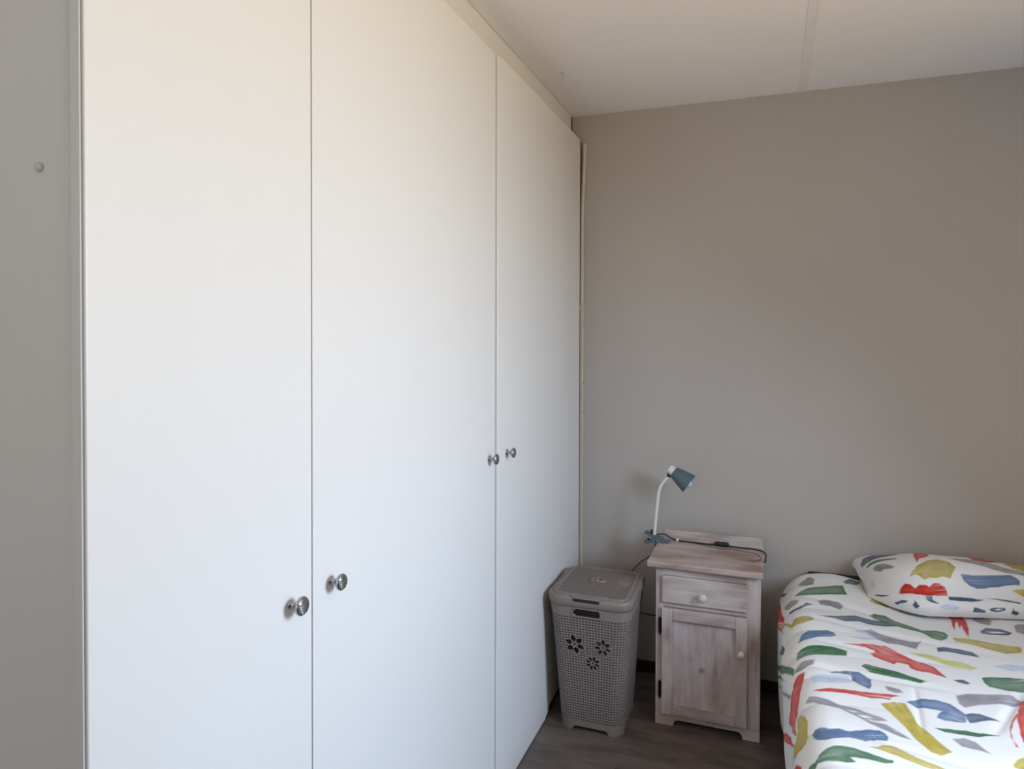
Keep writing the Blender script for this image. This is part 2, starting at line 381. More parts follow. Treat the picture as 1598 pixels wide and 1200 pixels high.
# front: two stiles, rails, arched apron
boxo('stile', NX0, NX0+.030, NY0, NY0+.018, .047, ZT0, M_wz, NS, .0015)
boxo('stile', NX1-.050, NX1, NY0, NY0+.018, .047, ZT0, M_wz, NS, .0015)
boxo('rail', NX0+.030, NX1-.050, NY0+.0008, NY0+.017, .590, ZT0, M_wx, NS, .0008)
boxo('rail', NX0+.030, NX1-.050, NY0+.0008, NY0+.017, .466, .484, M_wx, NS, .0008)
ap = [(NX0, .0469), (NX0, 0), (NX0+.068, 0)]
for k in range(0, 7): a = math.pi/2*k/6; ap.append((NX0+.090-.020*math.cos(a), .006+.020*math.sin(a)))
for k in range(6, -1, -1): a = math.pi/2*k/6; ap.append((NX1-.082+.020*math.cos(a), .006+.020*math.sin(a)))
ap += [(NX1-.060, 0), (NX1, 0), (NX1, .0469)]
bm = bmesh.new(); prism(bm, ap, NY0-.0006, NY0+.018); finish('apron', bm, M_wx, NS, bevel=.0012)
boxo('kick_back', NX0+.018, NX1-.018, NY0+.020, NY0+.024, .028, .046, M_wx, NS, 0)
# drawer
bm = bmesh.new()
x0, x1, z0, z1 = -.390, -.072, .485, .589
vs = box(bm, x0, x1, NY0-.012, NY0+.012, z0, z1); dr = finish('drawer', bm, M_wx, NS, bevel=.004, bseg=3)
boxo('drawer_box', x0+.02, x1-.02, NY0+.02, NY1-.03, z0+.006, z1-.02, M_wx, NS, 0)
def wknob(parent, x, z, y, r):
    bm = bmesh.new(); lathe(bm, [(r*.62, -.001), (r*.60, .003), (r*.52, .008), (r*.62, .012), (r*.9, .017), (r, .022), (r*.97, .027), (r*.8, .0315), (r*.5, .034), (.001, .035)], axis_mtx((x, y, z), (0, -1, 0)), 28)
    return finish('knob', bm, M_knobwood, parent, smooth=True)
wknob(dr, -.234, .527, NY0-.012, .0165)
# door: frame round a sunken panel
z0, z1 = .050, .463
dd = boxo('door', -.350, -.115, NY0+.0005, NY0+.006, .083, .421, M_wpanel, NS, 0); tag(dd, 'panelled door with a knot in its middle board')
def dpart(name, a, b, c, d, m): return boxo(name, a, b, NY0-.015, NY0+.008, c, d, m, dd, .0022)
dpart('door_stile', -.390, -.349, z0, z1, M_wz); dpart('door_stile', -.116, -.074, z0, z1, M_wz)
dpart('door_rail', -.3488, -.1162, .420, z1, M_wx); dpart('door_rail', -.3488, -.1162, z0, .084, M_wx)
wknob(dd, -.095, .336, NY0-.015, .0135)
for zc in (.390, .140):
    bm = bmesh.new(); tube(bm, [(-.3975, NY0-.006, zc-.030), (-.3975, NY0-.006, zc+.030)], .0042, 12)
    lathe(bm, [(.0016, 0), (.0034, .002), (.0034, .004), (.001, .006)], axis_mtx((-.3975, NY0-.006, zc+.030), (0, 0, 1)), 10)
    lathe(bm, [(.0016, 0), (.0034, .002), (.0034, .004), (.001, .006)], axis_mtx((-.3975, NY0-.006, zc-.030), (0, 0, -1)), 10)
    box(bm, -.404, -.391, NY0-.002, NY0-.0002, zc-.028, zc+.028)
    finish('hinge', bm, M_iron, NS)

# ------------------------------------------------------------------ laundry hamper
HCX, HCY = -.6385, 2.716
def hdim(z):
    t = z/.50
    return .124+.030*t+.004*t**3, .132+.044*t+.004*t**3
def perim(hx, hy, r, u):
    """u 0..1 round a rounded rectangle, starting front middle going +x; returns x, y, nx, ny"""
    sx, sy, q = hx-r, hy-r, math.pi/2*r
    segs = [sx, q, 2*sy, q, 2*sx, q, 2*sy, q, sx]; T = sum(segs); d = (u % 1.0)*T
    i = 0
    while i < 8 and d > segs[i]: d -= segs[i]; i += 1
    if i == 0: return d, -hy, 0, -1
    if i == 8: return -sx+d, -hy, 0, -1
    if i == 2: return hx, -sy+d, 1, 0
    if i == 4: return sx-d, hy, 0, 1
    if i == 6: return -hx, sy-d, -1, 0
    a = d/r
    cx_, cy_, a0 = {1: (sx, -sy, -math.pi/2), 3: (sx, sy, 0), 5: (-sx, sy, math.pi/2), 7: (-sx, -sy, math.pi)}[i]
    return cx_+r*math.cos(a0+a), cy_+r*math.sin(a0+a), math.cos(a0+a), math.sin(a0+a)
HR = .052
def hpt(u, z, off=0.0):
    hx, hy = hdim(z); x, y, nx, ny = perim(hx, hy, HR, u)
    return Vector((HCX+x+nx*off, HCY+y+ny*off, z))
HB = empty('laundry_hamper', (HCX, HCY, 0)); tag(HB, 'tall taupe plastic laundry hamper with perforated sides and flower cut-outs', 'laundry hamper')
NC, Z0L, Z1L, NR = 100, .040, .456, 40
zp = (Z1L-Z0L)/NR
flowers = [(-.692, .345, .039, 6), (-.583, .348, .034, 7), (-.623, .280, .030, 8)]
def in_petal(x, z):
    """-1 outside, 0 solid patch round a flower, 1 in a petal hole"""
    res = -1
    for fx, fz, R_, n in flowers:
        dx, dz = x-fx, z-fz; rr = math.hypot(dx, dz)
        if rr < R_*.13: return 1
        a = math.atan2(dz, dx)+.3; k = round(a/(2*math.pi/n)); da = a-k*2*math.pi/n
        al, ac = rr*math.cos(da), abs(rr*math.sin(da))
        t = (al/R_-.28)/.72
        if 0 < t < 1:
            w = R_*.25*math.sin(math.pi*t**.72)**.8*(6.4/n)
            if ac < w: return 1
            if ac < w+.004: res = 0
        elif rr < R_*.30: res = 0
        elif t >= 1 and t < 1.12 and ac < .006: res = 0
    return res
bm = bmesh.new()
gridv = {}
def gv(i, j):
    k = (i % NC, j)
    if k not in gridv: gridv[k] = bm.verts.new(hpt((i % NC)/NC, Z0L+j*zp))
    return gridv[k]
SUB = 9
for i in range(NC):
    for j in range(NR):
        uc, zc = (i+.5)/NC, Z0L+(j+.5)*zp
        p = hpt(uc, zc); front = p.y < HCY-.12 and abs(p.x-HCX) < .125
        hit = False
        if front:
            for a in (0, .5, 1):
                for b in (0, .5, 1):
                    q = hpt((i+a)/NC, Z0L+(j+b)*zp)
                    if in_petal(q.x, q.z) >= 0: hit = True
        if hit:
            vv = {}
            for a in range(SUB):
                for b in range(SUB):
                    q = hpt((i+(a+.5)/SUB)/NC, Z0L+(j+(b+.5)/SUB)*zp)
                    st = in_petal(q.x, q.z)
                    hole = st == 1 or (st == -1 and abs((a+.5)/SUB-.5) < .32 and abs((b+.5)/SUB-.5) < .24)
                    if hole: continue
                    c4 = []
                    for (aa, bb) in ((a, b), (a+1, b), (a+1, b+1), (a, b+1)):
                        if (aa, bb) not in vv: vv[(aa, bb)] = bm.verts.new(hpt((i+aa/SUB)/NC, Z0L+(j+bb/SUB)*zp))
                        c4.append(vv[(aa, bb)])
                    bm.faces.new(c4)
            continue
        o4 = (gv(i, j), gv(i+1, j), gv(i+1, j+1), gv(i, j+1))
        ins = [bm.verts.new(hpt((i+a)/NC, Z0L+(j+b)*zp)) for a, b in ((.17, .25), (.83, .25), (.83, .75), (.17, .75))]
        for k in range(4): bm.faces.new((o4[k], o4[(k+1) % 4], ins[(k+1) % 4], ins[k]))
bmesh.ops.remove_doubles(bm, verts=bm.verts, dist=.00005)
hw = finish('lattice_wall', bm, M_hamper, HB, recalc=False)
sd = hw.modifiers.new('thickness', 'SOLIDIFY'); sd.thickness = .0055; sd.offset = -1
# petal outlines standing slightly proud
for fx, fz, R_, n in flowers:
    bm = bmesh.new()
    for k in range(n):
        pts = []
        for s_ in list(range(0, 11)) + list(range(9, 0, -1)):
            pass
        outl = []
        for sgn, rg in ((1, range(0, 11)), (-1, range(10, -1, -1))):
            for q in rg:
                t = q/10; al = R_*(.28+.72*t); w = (R_*.25*math.sin(math.pi*t**.72)**.8*(6.4/n) if 0 < t < 1 else 0)+.0012
                outl.append((al, sgn*w))
        a0 = k*2*math.pi/n-.3
        for al, w in outl:
            x = fx+al*math.cos(a0)-w*math.sin(a0); z = fz+al*math.sin(a0)+w*math.cos(a0)
            hx, hy = hdim(z); pts.append((x, HCY-hy-.0004, z))
        tube(bm, pts, .0009, 5)
    finish('flower_rim', bm, M_hamper, HB, smooth=True)
# bottom band with raised feet, and the ribbed collar with a grip slot
def band(name, z0, z1, nz, cut, rib=0.0, m=None, nu=200):
    bm = bmesh.new(); vv = {}
    def g(i, j):
        k = (i % nu, j)
        if k not in vv:
            z = z0+(z1-z0)*j/nz
            vv[k] = bm.verts.new(hpt((i % nu)/nu, z, rib*math.sin(j*math.pi/2)**2 if rib else 0.0))
        return vv[k]
    for i in range(nu):
        for j in range(nz):
            p = hpt((i+.5)/nu, z0+(z1-z0)*(j+.5)/nz)
            if cut(p): continue
            bm.faces.new((g(i, j), g(i+1, j), g(i+1, j+1), g(i, j+1)))
    o = finish(name, bm, m or M_hamper, HB, recalc=False)
    s_ = o.modifiers.new('thickness', 'SOLIDIFY'); s_.thickness = .004; s_.offset = -1
    return o
def cut_foot(p):
    dx, dy = abs(p.x-HCX), abs(p.y-HCY)
    lim = .018-max(0, (dx-.060)/.016)*.018 if dy > .12 else (.018-max(0, (dy-.070)/.016)*.018)
    return p.z < lim
band('base_band', 0.0, Z0L, 14, cut_foot)
def cut_grip(p):
    ax, az = abs(p.x-HCX+.004), abs(p.z-.4745)
    return abs(p.y-HCY) > .12 and (ax < .053 and az < .0135 and not (ax > .045 and az > .007))
band('collar', Z1L, .502, 18, cut_grip, rib=.0010, nu=260)
# grip frame
for sgn in (-1,):
    bm = bmesh.new(); pts = []
    hy = hdim(.4745)[1]
    for x, z in rrect(-.058, .050, -.0165, .0165, .008, 4): pts.append((HCX+x, HCY+sgn*(hdim(.4745+z)[1]+.001), .4745+z))
    pts.append(pts[0]); tube(bm, pts, .0028, 8, cap=False); finish('grip_frame', bm, M_hamper, HB, smooth=True)
bm = bmesh.new(); pts = rrect(HCX-.118, HCX+.118, HCY-.128, HCY+.128, .045, 5)
a = [bm.verts.new((x, y_, .020)) for x, y_ in pts]; b = [bm.verts.new((x, y_, .024)) for x, y_ in pts]; bm.faces.new(a[::-1]); bm.faces.new(b)
for i in range(len(a)): bm.faces.new((a[i], a[(i+1) % len(a)], b[(i+1) % len(a)], b[i]))
finish('bottom_plate', bm, M_hamper_shade, HB)
# rolled rim
bm = bmesh.new(); NU = 120
rp = [(-.004, .492), (.0015, .494), (.004, .500), (.0065, .506), (.0075, .516), (.0065, .526), (.003, .532), (-.003, .534), (-.010, .533), (-.013, .529), (-.013, .520)]
rings = []
for off, z in rp:
    rings.append([])
    for k in range(NU):
        hx, hy = hdim(.50); x, y_, nx, ny = perim(hx, hy, HR, k/NU); rings[-1].append(bm.verts.new((HCX+x+nx*off, HCY+y_+ny*off, z)))
for a, b in zip(rings, rings[1:]):
    for k in range(NU): bm.faces.new((a[k], a[(k+1) % NU], b[(k+1) % NU], b[k]))
finish('rim', bm, M_hamper, HB, smooth=True)
# lid: border, perforated field, moulded handle, front tab
lx, ly = hdim(.50); lx -= .009; ly -= .009
def dome(x, y_): return .532+.009*max(0, 1-(x/lx)**2)*max(0, 1-(y_/ly)**2)+.002
LID = None
bm = bmesh.new(); rings = []
for off, dz in ((-.0005, -.012), (0, -.002), (-.0015, .0022), (-.005, .003), (-.016, .003), (-.019, .0005)):
    rings.append([])
    for k in range(NU):
        x, y_, nx, ny = perim(lx, ly, HR-.006, k/NU); x += nx*off; y_ += ny*off
        rings[-1].append(bm.verts.new((HCX+x, HCY+y_, dome(x, y_)+dz)))
for a, b in zip(rings, rings[1:]):
    for k in range(NU): bm.faces.new((a[k], a[(k+1) % NU], b[(k+1) % NU], b[k]))
LID = finish('lid', bm, M_hamper, HB, smooth=True)
bm = bmesh.new(); ix, iy, rr_ = lx-.0175, ly-.0175, HR-.024
nx_, ny_ = 34, 38; gvv = {}
def lv(x, y_):
    k = (round(x, 5), round(y_, 5))
    if k not in gvv: gvv[k] = bm.verts.new((HCX+x, HCY+y_, dome(x, y_)+.0004))
    return gvv[k]
def inr(x, y_):
    dx, dy = max(abs(x)-(ix-rr_), 0), max(abs(y_)-(iy-rr_), 0)
    return math.hypot(dx, dy) <= rr_+.0025
for i in range(nx_):
    for j in range(ny_):
        xa, xb = -ix+2*ix*i/nx_, -ix+2*ix*(i+1)/nx_; ya, yb = -iy+2*iy*j/ny_, -iy+2*iy*(j+1)/ny_
        cx_, cy_ = (xa+xb)/2, (ya+yb)/2
        if not inr(cx_, cy_): continue
        c4 = (lv(xa, ya), lv(xb, ya), lv(xb, yb), lv(xa, yb))
        solid = math.hypot((cx_)/.034, (cy_+.004)/.022) < 1 or math.hypot((cx_-.103)/.022, (cy_-.008)/.034) < 1
        if solid or not inr(abs(cx_)+.004, abs(cy_)+.004): bm.faces.new(c4); continue
        f1, f2 = .14, .16; wx, wy = xb-xa, yb-ya
        ins = [bm.verts.new((HCX+x, HCY+y_, dome(x, y_)+.0004)) for x, y_ in ((xa+f1*wx, ya+f2*wy), (xb-f1*wx, ya+f2*wy), (xb-f1*wx, yb-f2*wy), (xa+f1*wx, yb-f2*wy))]
        for k in range(4): bm.faces.new((c4[k], c4[(k+1) % 4], ins[(k+1) % 4], ins[k]))
o = finish('lid_field', bm, M_hamper, LID, recalc=False); s_ = o.modifiers.new('thickness', 'SOLIDIFY'); s_.thickness = .003; s_.offset = -1
bm = bmesh.new()
for s0, m_ in ((0, 1),):
    seg = 28; prof = [(1.0, 0), (.96, .0035), (.86, .0055), (.72, .0055), (.66, .003), (.62, -.004)]
    rings = []
    for f, dz in prof:
        rings.append([bm.verts.new((HCX+.0335*f*math.cos(2*math.pi*k/seg), HCY-.004+.0215*f*math.sin(2*math.pi*k/seg), .5435+dz)) for k in range(seg)])
    for a, b in zip(rings, rings[1:]):
        for k in range(seg): bm.faces.new((a[k], a[(k+1) % seg], b[(k+1) % seg], b[k]))
    bm.faces.new(rings[-1])
finish('handle_cup', bm, M_hamper, LID, smooth=True)
bm = bmesh.new(); pts = []
arc = [(HCX+.004*0+.0065*math.sin(t*math.pi)*0, HCY-.004-.021+.042*t, .543+.0085*math.sin(math.pi*t)) for t in [k/10 for k in range(11)]]
tube(bm, arc, .0036, 10); bmesh.ops.scale(bm, vec=(1.7, 1, 1), verts=bm.verts, space=Matrix.Translation((-HCX, -HCY, 0)))
finish('handle_bridge', bm, M_hamper, LID, smooth=True)
# front tab; the black bar beneath it stands in for the slot's shade
bm = bmesh.new(); yf = HCY-hdim(.5)[1]-.0072
box(bm, HCX-.060, HCX+.052, yf-.001, yf+.022, .5285, .5365); finish('front_tab', bm, M_hamper, LID, bevel=.0025, bseg=3)
bm = bmesh.new(); box(bm, HCX-.054, HCX+.046, yf-.0022, yf+.003, .519, .5275); finish('slot_shade_bar', bm, M_black, HB, bevel=.001)
for sx_ in (-1, 1):
    bm = bmesh.new(); xe = HCX+sx_*(hdim(.5)[0]-.004); box(bm, xe-.006, xe+.006, HCY+.05, HCY+.12, .530, .538); finish('lid_latch', bm, M_hamper, LID, bevel=.002)

# ------------------------------------------------------------------ clamp lamp
LP = empty('clamp_lamp', (-.458, 2.985, ZT1)); tag(LP, 'slate blue clamp-on reading lamp with a white gooseneck clipped to the nightstand corner', 'lamp')
LY = 2.985
bm = bmesh.new()                                       # upper jaw, with its lever and the curled tip over the board
def slab(bm, pts, hw, th):
    """curved bar in the XZ plane: centre points with thickness th, half width hw along Y"""
    up, dn = [], []
    for i, (x, z) in enumerate(pts):
        a = pts[max(i-1, 0)]; b = pts[min(i+1, len(pts)-1)]; dx, dz = b[0]-a[0], b[1]-a[1]; n = math.hypot(dx, dz); nx, nz = -dz/n, dx/n
        t_ = th[i] if isinstance(th, (list, tuple)) else th
        up.append((x+nx*t_/2, z+nz*t_/2)); dn.append((x-nx*t_/2, z-nz*t_/2))
    pr = up+dn[::-1]
    a = [bm.verts.new((x, LY-hw, z)) for x, z in pr]; b = [bm.verts.new((x, LY+hw, z)) for x, z in pr]; n = len(a)
    m_ = len(up)
    for i in range(n): bm.faces.new((a[i], b[i], b[(i+1) % n], a[(i+1) % n]))
    for i in range(m_-1):
        bm.faces.new((a[i], a[i+1], a[n-2-i], a[n-1-i])); bm.faces.new((b[i], b[n-1-i], b[n-2-i], b[i+1]))
slab(bm, [(-.500, .681), (-.492, .680), (-.478, .674), (-.462, .668), (-.448, .665), (-.434, .660), (-.426, .6525), (-.417, .6475), (-.405, .6465), (-.394, .653)], .013, [.006, .010, .011, .011, .011, .010, .008, .007, .006, .005])
finish('clamp_jaw', bm, M_slate, LP, bevel=.0015)
bm = bmesh.new()
slab(bm, [(-.502, .640), (-.488, .640), (-.474, .6425), (-.4595, .644), (-.4535, .630), (-.4535, .612), (-.446, .603), (-.430, .602), (-.412, .606)], .013, [.006, .009, .009, .009, .009, .008, .007, .006, .005])
tube(bm, [(-.4615, LY-.014, .656), (-.4615, LY+.014, .656)], .009, 14)
finish('clamp_jaw', bm, M_slate, LP, bevel=.0012)
bm = bmesh.new(); tube(bm, [(-.470, LY-.005, .676), (-.470, LY-.005, .695)], .0045, 10); finish('spring_pin', bm, M_black, LP)
bm = bmesh.new(); tube(bm, [(-.490, LY+.008, .652), (-.480, LY+.008, .644)], .004, 10); finish('spring_pin', bm, M_black, LP)
neck = spline([(-.4600, LY, .668), (-.4540, LY, .74), (-.4480, LY, .800), (-.4425, LY, .850), (-.4330, LY, .883), (-.4150, LY, .910), (-.3985, LY, .925)], 8)
bm = bmesh.new(); tube(bm, neck, .0064, 16); finish('gooseneck', bm, M_white, LP, smooth=True)
HA = Vector((-.3870, LY, .9520)); HD = Vector((.816, -.04, -.577)).normalized()
bm = bmesh.new(); mt = axis_mtx(HA-HD*.012, HD)
lathe(bm, [(.010, -.004), (.0175, -.003), (.0195, 0), (.0195, .0060), (.0183, .0068), (.0183, .0078), (.0200, .0086), (.0205, .0165), (.0212, .0205)], mt, 32); finish('socket_cap', bm, M_white, LP, smooth=False, bevel=.0006)
bm = bmesh.new(); tube(bm, [(-.4025, LY-.006, .9270), (-.4015, LY-.006, .9400)], .0048, 10); tube(bm, [(-.3985, LY, .925), (-.392, LY, .938)], .0058, 12); finish('swivel', bm, M_black, LP)
bm = bmesh.new(); mt = axis_mtx(HA+HD*.0075, HD)
out_ = [(.0205, 0), (.0245, .001), (.0250, .004), (.0345, .042), (.0425, .074), (.0438, .080)]
lathe(bm, out_+[(.0425, .0802)]+[(r_-.0018, z_+.0005) for r_, z_ in out_[::-1]], mt, 48, cap=False)
finish('lamp_shade', bm, M_slate, LP, smooth=True)
bm = bmesh.new(); lathe(bm, [(.009, .005), (.010, .028), (.0150, .042), (.0185, .058), (.0185, .070), (.0160, .081), (.010, .088), (.001, .0905)], mt, 28); finish('bulb', bm, M_bulbbase, LP, smooth=True)
# cord: over the nightstand with an in-line switch and a white ring, then down behind on the right
bm = bmesh.new()
zc = ZT1+.0032
cord = spline([(-.4590, LY+.012, .664), (-.440, 2.995, .6735), (-.418, 3.005, .672), (-.395, 3.012, .658), (-.365, 3.018, .648), (-.300, 3.020, zc), (-.240, 3.017, zc), (-.185, 3.016, zc+.002), (-.120, 3.014, zc), (-.060, 3.012, zc),
               (-.026, 2.992, zc+.001), (-.0125, 2.955, .6465), (-.0125, 2.927, .634), (-.0135, 2.950, .618), (-.016, 3.00, .602), (-.028, 3.075, .56), (-.05, 3.11, .42), (-.20, 3.122, .285), (-.34, 3.12, .280), (-.46, 3.115, .274), (-.56, 3.11, .272), (-.62, 3.12, .20), (-.62, 3.13, .06)], 8)
tube(bm, cord, .0030, 8); CORD = finish('power_cord', bm, M_black, LP, smooth=True)
bm = bmesh.new(); sx0 = -.195
lathe(bm, [(.004, 0), (.0085, .004), (.0100, .012), (.0092, .020), (.0092, .036), (.0100, .044), (.0085, .054), (.004, .058)], axis_mtx((-.214, 3.0165, ZT1+.0095), (1, -.02, 0)), 20)
finish('cord_switch', bm, M_black, LP, smooth=False, bevel=.0008)
bm = bmesh.new(); lathe(bm, [(.0035, 0), (.0072, .001), (.0072, .009), (.0035, .010)], axis_mtx((-.372, 3.0165, .6512), (1, .05, -.1)), 16); finish('cord_ring', bm, M_white, LP)
bm = bmesh.new()
tube(bm, spline([(-.300, 3.020, ZT1+.0018), (-.262, 3.005, ZT1+.0013), (-.225, 2.988, ZT1+.0012), (-.185, 2.975, ZT1+.0012), (-.145, 2.985, ZT1+.0012), (-.10, 2.970, ZT1+.0012), (-.062, 2.965, ZT1+.0012), (-.036, 2.930, ZT1+.0012), (-.030, 2.890, ZT1+.0013), (-.045, 2.868, ZT1+.0013)], 8), .0012, 6)
finish('thin_wire', bm, M_cable, LP, smooth=True)
bm = bmesh.new()
tube(bm, spline([(-.4560, LY+.006, .602), (-.475, 3.03, .575), (-.508, 3.09, .535), (-.545, 3.115, .500), (-.60, 3.12, .42), (-.63, 3.125, .25)], 8), .0022, 8)
finish('hanging_wire', bm, M_cable, LP, smooth=True)

# ------------------------------------------------------------------ bed
BED = empty('bed', (.75, 2.1, 0)); tag(BED, 'low black framed bed standing along the back wall under the printed duvet', 'bed')
boxo('head_rail', .150, 1.50, 3.104, 3.130, .12, .548, M_frame, BED, .010)
boxo('side_rail', .135, .165, 1.12, 3.088, .22, .34, M_frame, BED, .004)
boxo('side_rail', 1.465, 1.495, 1.12, 3.088, .22, .34, M_frame, BED, .004)
boxo('foot_rail', .135, 1.495, 1.09, 1.119, .22, .36, M_frame, BED, .004)
for x_, y_ in ((.150, 1.16), (.150, 3.055), (1.44, 1.16), (1.44, 3.055)):
    bm = bmesh.new(); lathe(bm, [(.022, 0), (.024, .004), (.028, .22), (.028, .235)], Matrix.Translation((x_+.03, y_, 0)), 20); finish('leg', bm, M_frame, BED, smooth=False)
for k in range(9): boxo('slat', .166, 1.464, 1.22+k*.21, 1.29+k*.21, .262, .278, M_knobwood, BED, .002)
MT = boxo('mattress', .140, 1.49, 1.125, 3.082, .279, .44, M_matt, None, .03); rebase(MT, (.8, 2.1, .279)); tag(MT, 'plain white mattress lying on the black bed frame beneath the printed duvet', 'mattress')

# printed cloth: brush strokes in cloth coordinates
# ---- fabric surfaces (s, t in metres of cloth) ----
DZ0 = 0.54
def duvet_surface(s, t):
    """cloth coordinates -> room. s: across the bed (0 = left shoulder), t: along the bed, growing towards the head"""
    r = 0.095; q = r*math.pi/2
    tt = t - 3.03                                   # head end rolls down behind
    rb = 0.055; ab = np.clip(tt/rb, 0, math.pi/2)
    Yc = np.where(tt > 0, 3.03 + rb*np.sin(ab), t)
    dzb = np.where(tt > 0, -rb*(1-np.cos(ab)), 0) - np.maximum(tt - rb*math.pi/2, 0)
    X0 = 0.028 + 0.030*(3.0 - Yc) - 0.004*np.sin(Yc*9.0)*np.exp(-((s+0.1)/0.2)**2)
    X0 = X0 + 0.05*np.clip((Yc-2.86)/0.2, 0, 1)**2
    a = np.clip((r - s)/r, 0, math.pi/2)
    X = X0 + np.where(s >= r, s, r - r*np.sin(a))
    z = DZ0 - r*(1-np.cos(a))
    dn = np.maximum(r - q - s, 0)
    z = z - dn + 0*s
    X = X + 0.13*dn*dn + 0.006*np.sin(Yc*13.0+1.0)*np.clip(dn/0.15, 0, 1)
    # soft loft and wrinkles
    w = 0.006*np.sin(5.3*s+1.2*t+0.5)*np.sin(4.1*t+0.7) + 0.003*np.sin(11*s-7*t) + 0.0022*np.sin(17*t+5*s+1.3*np.sin(9*s))
    w = w + 0.036*np.exp(-((s-.16)/.13)**2)*np.clip((Yc-2.7)/.35, 0, 1)
    e = np.exp(-(np.maximum(s-0.02, 0)/0.20)**2)*np.clip((s+0.12)/0.12, 0.25, 1)
    w = w + 0.008*e*(np.abs(np.sin(t*17.0 + 1.5*np.sin(3.1*t) - 1.6*s))**0.7 - 0.6)
    for (sa, ta, sb, tb, dep, wid) in CREASES:
        dx, dy = sb-sa, tb-ta; L2 = dx*dx+dy*dy
        k = np.clip(((s-sa)*dx+(t-ta)*dy)/L2, 0, 1)
        d = np.hypot(s-sa-k*dx, t-ta-k*dy)
        w = w - dep*np.exp(-(d/wid)**2)*np.sin(np.pi*np.clip(k, .02, .98))**.5
    top = np.cos(a)
    z = z + w*np.maximum(top, 0.0)
    X = X - w*np.sin(a)
    z = z + dzb
    return X, Yc, z
CREASES = [(0.02,2.62,0.62,2.50,.006,.018),(0.05,2.44,0.50,2.37,.006,.015),(0.0,2.25,0.42,2.20,.007,.016),(0.30,1.95,0.33,2.20,.005,.008),
           (0.47,2.02,0.62,2.30,.008,.012),(0.62,2.30,0.95,2.26,.006,.018),(0.05,2.82,0.40,2.70,.007,.02),(0.10,1.90,0.45,1.83,.006,.015),
           (0.36,1.80,0.60,1.98,.006,.012),(0.75,1.7,0.95,2.0,.007,.02)]
def pillow_surface(u, v):
    """u 0..1 left to right, v 0..1 from the front fold over the top to the back edge"""
    c = np.abs(2*u-1)
    e = np.clip(1-c**3.2, 0, 1)**0.55
    left = 0.345 - 0.030*v**2 + 0.030*np.sin(np.pi*v)*(1-u)*0.6
    right = 1.055 - 0.015*np.sin(np.pi*v)
    X = left + (right-left)*u
    yf = 2.755 + 0.13*np.clip((c-0.5)/0.5, 0, 1)**2*np.where(u < .5, 1, .3) + 0.20*np.clip(u-0.25, 0, 1)
    yb = 3.09 - 0.02*e + 0.012*c
    g0 = np.clip(v/0.16, 0, 1)                     # lower band under the fold
    g1 = np.clip((v-0.16)/0.84, 0, 1)
    Y = np.where(v < .16, yf - 0.012*np.sin(np.pi*g0)*e, yf + (yb-yf)*g1**2.0)
    h = np.where(v < .16, 0.062*g0, 0.062 + 0.112*np.sin(np.pi*g1*0.82))
    h = h*e*(1.02-0.14*u)
    h = h - 0.005*np.exp(-((v-.165)/.025)**2)*e
    h = h + e*(0.003*np.sin(9*u+6*v)+0.002*np.sin(23*u-5*v))*np.clip(v*4, 0, 1)
    z = 0.552 + 0.045*c**6*v + h
    return X, Y, z

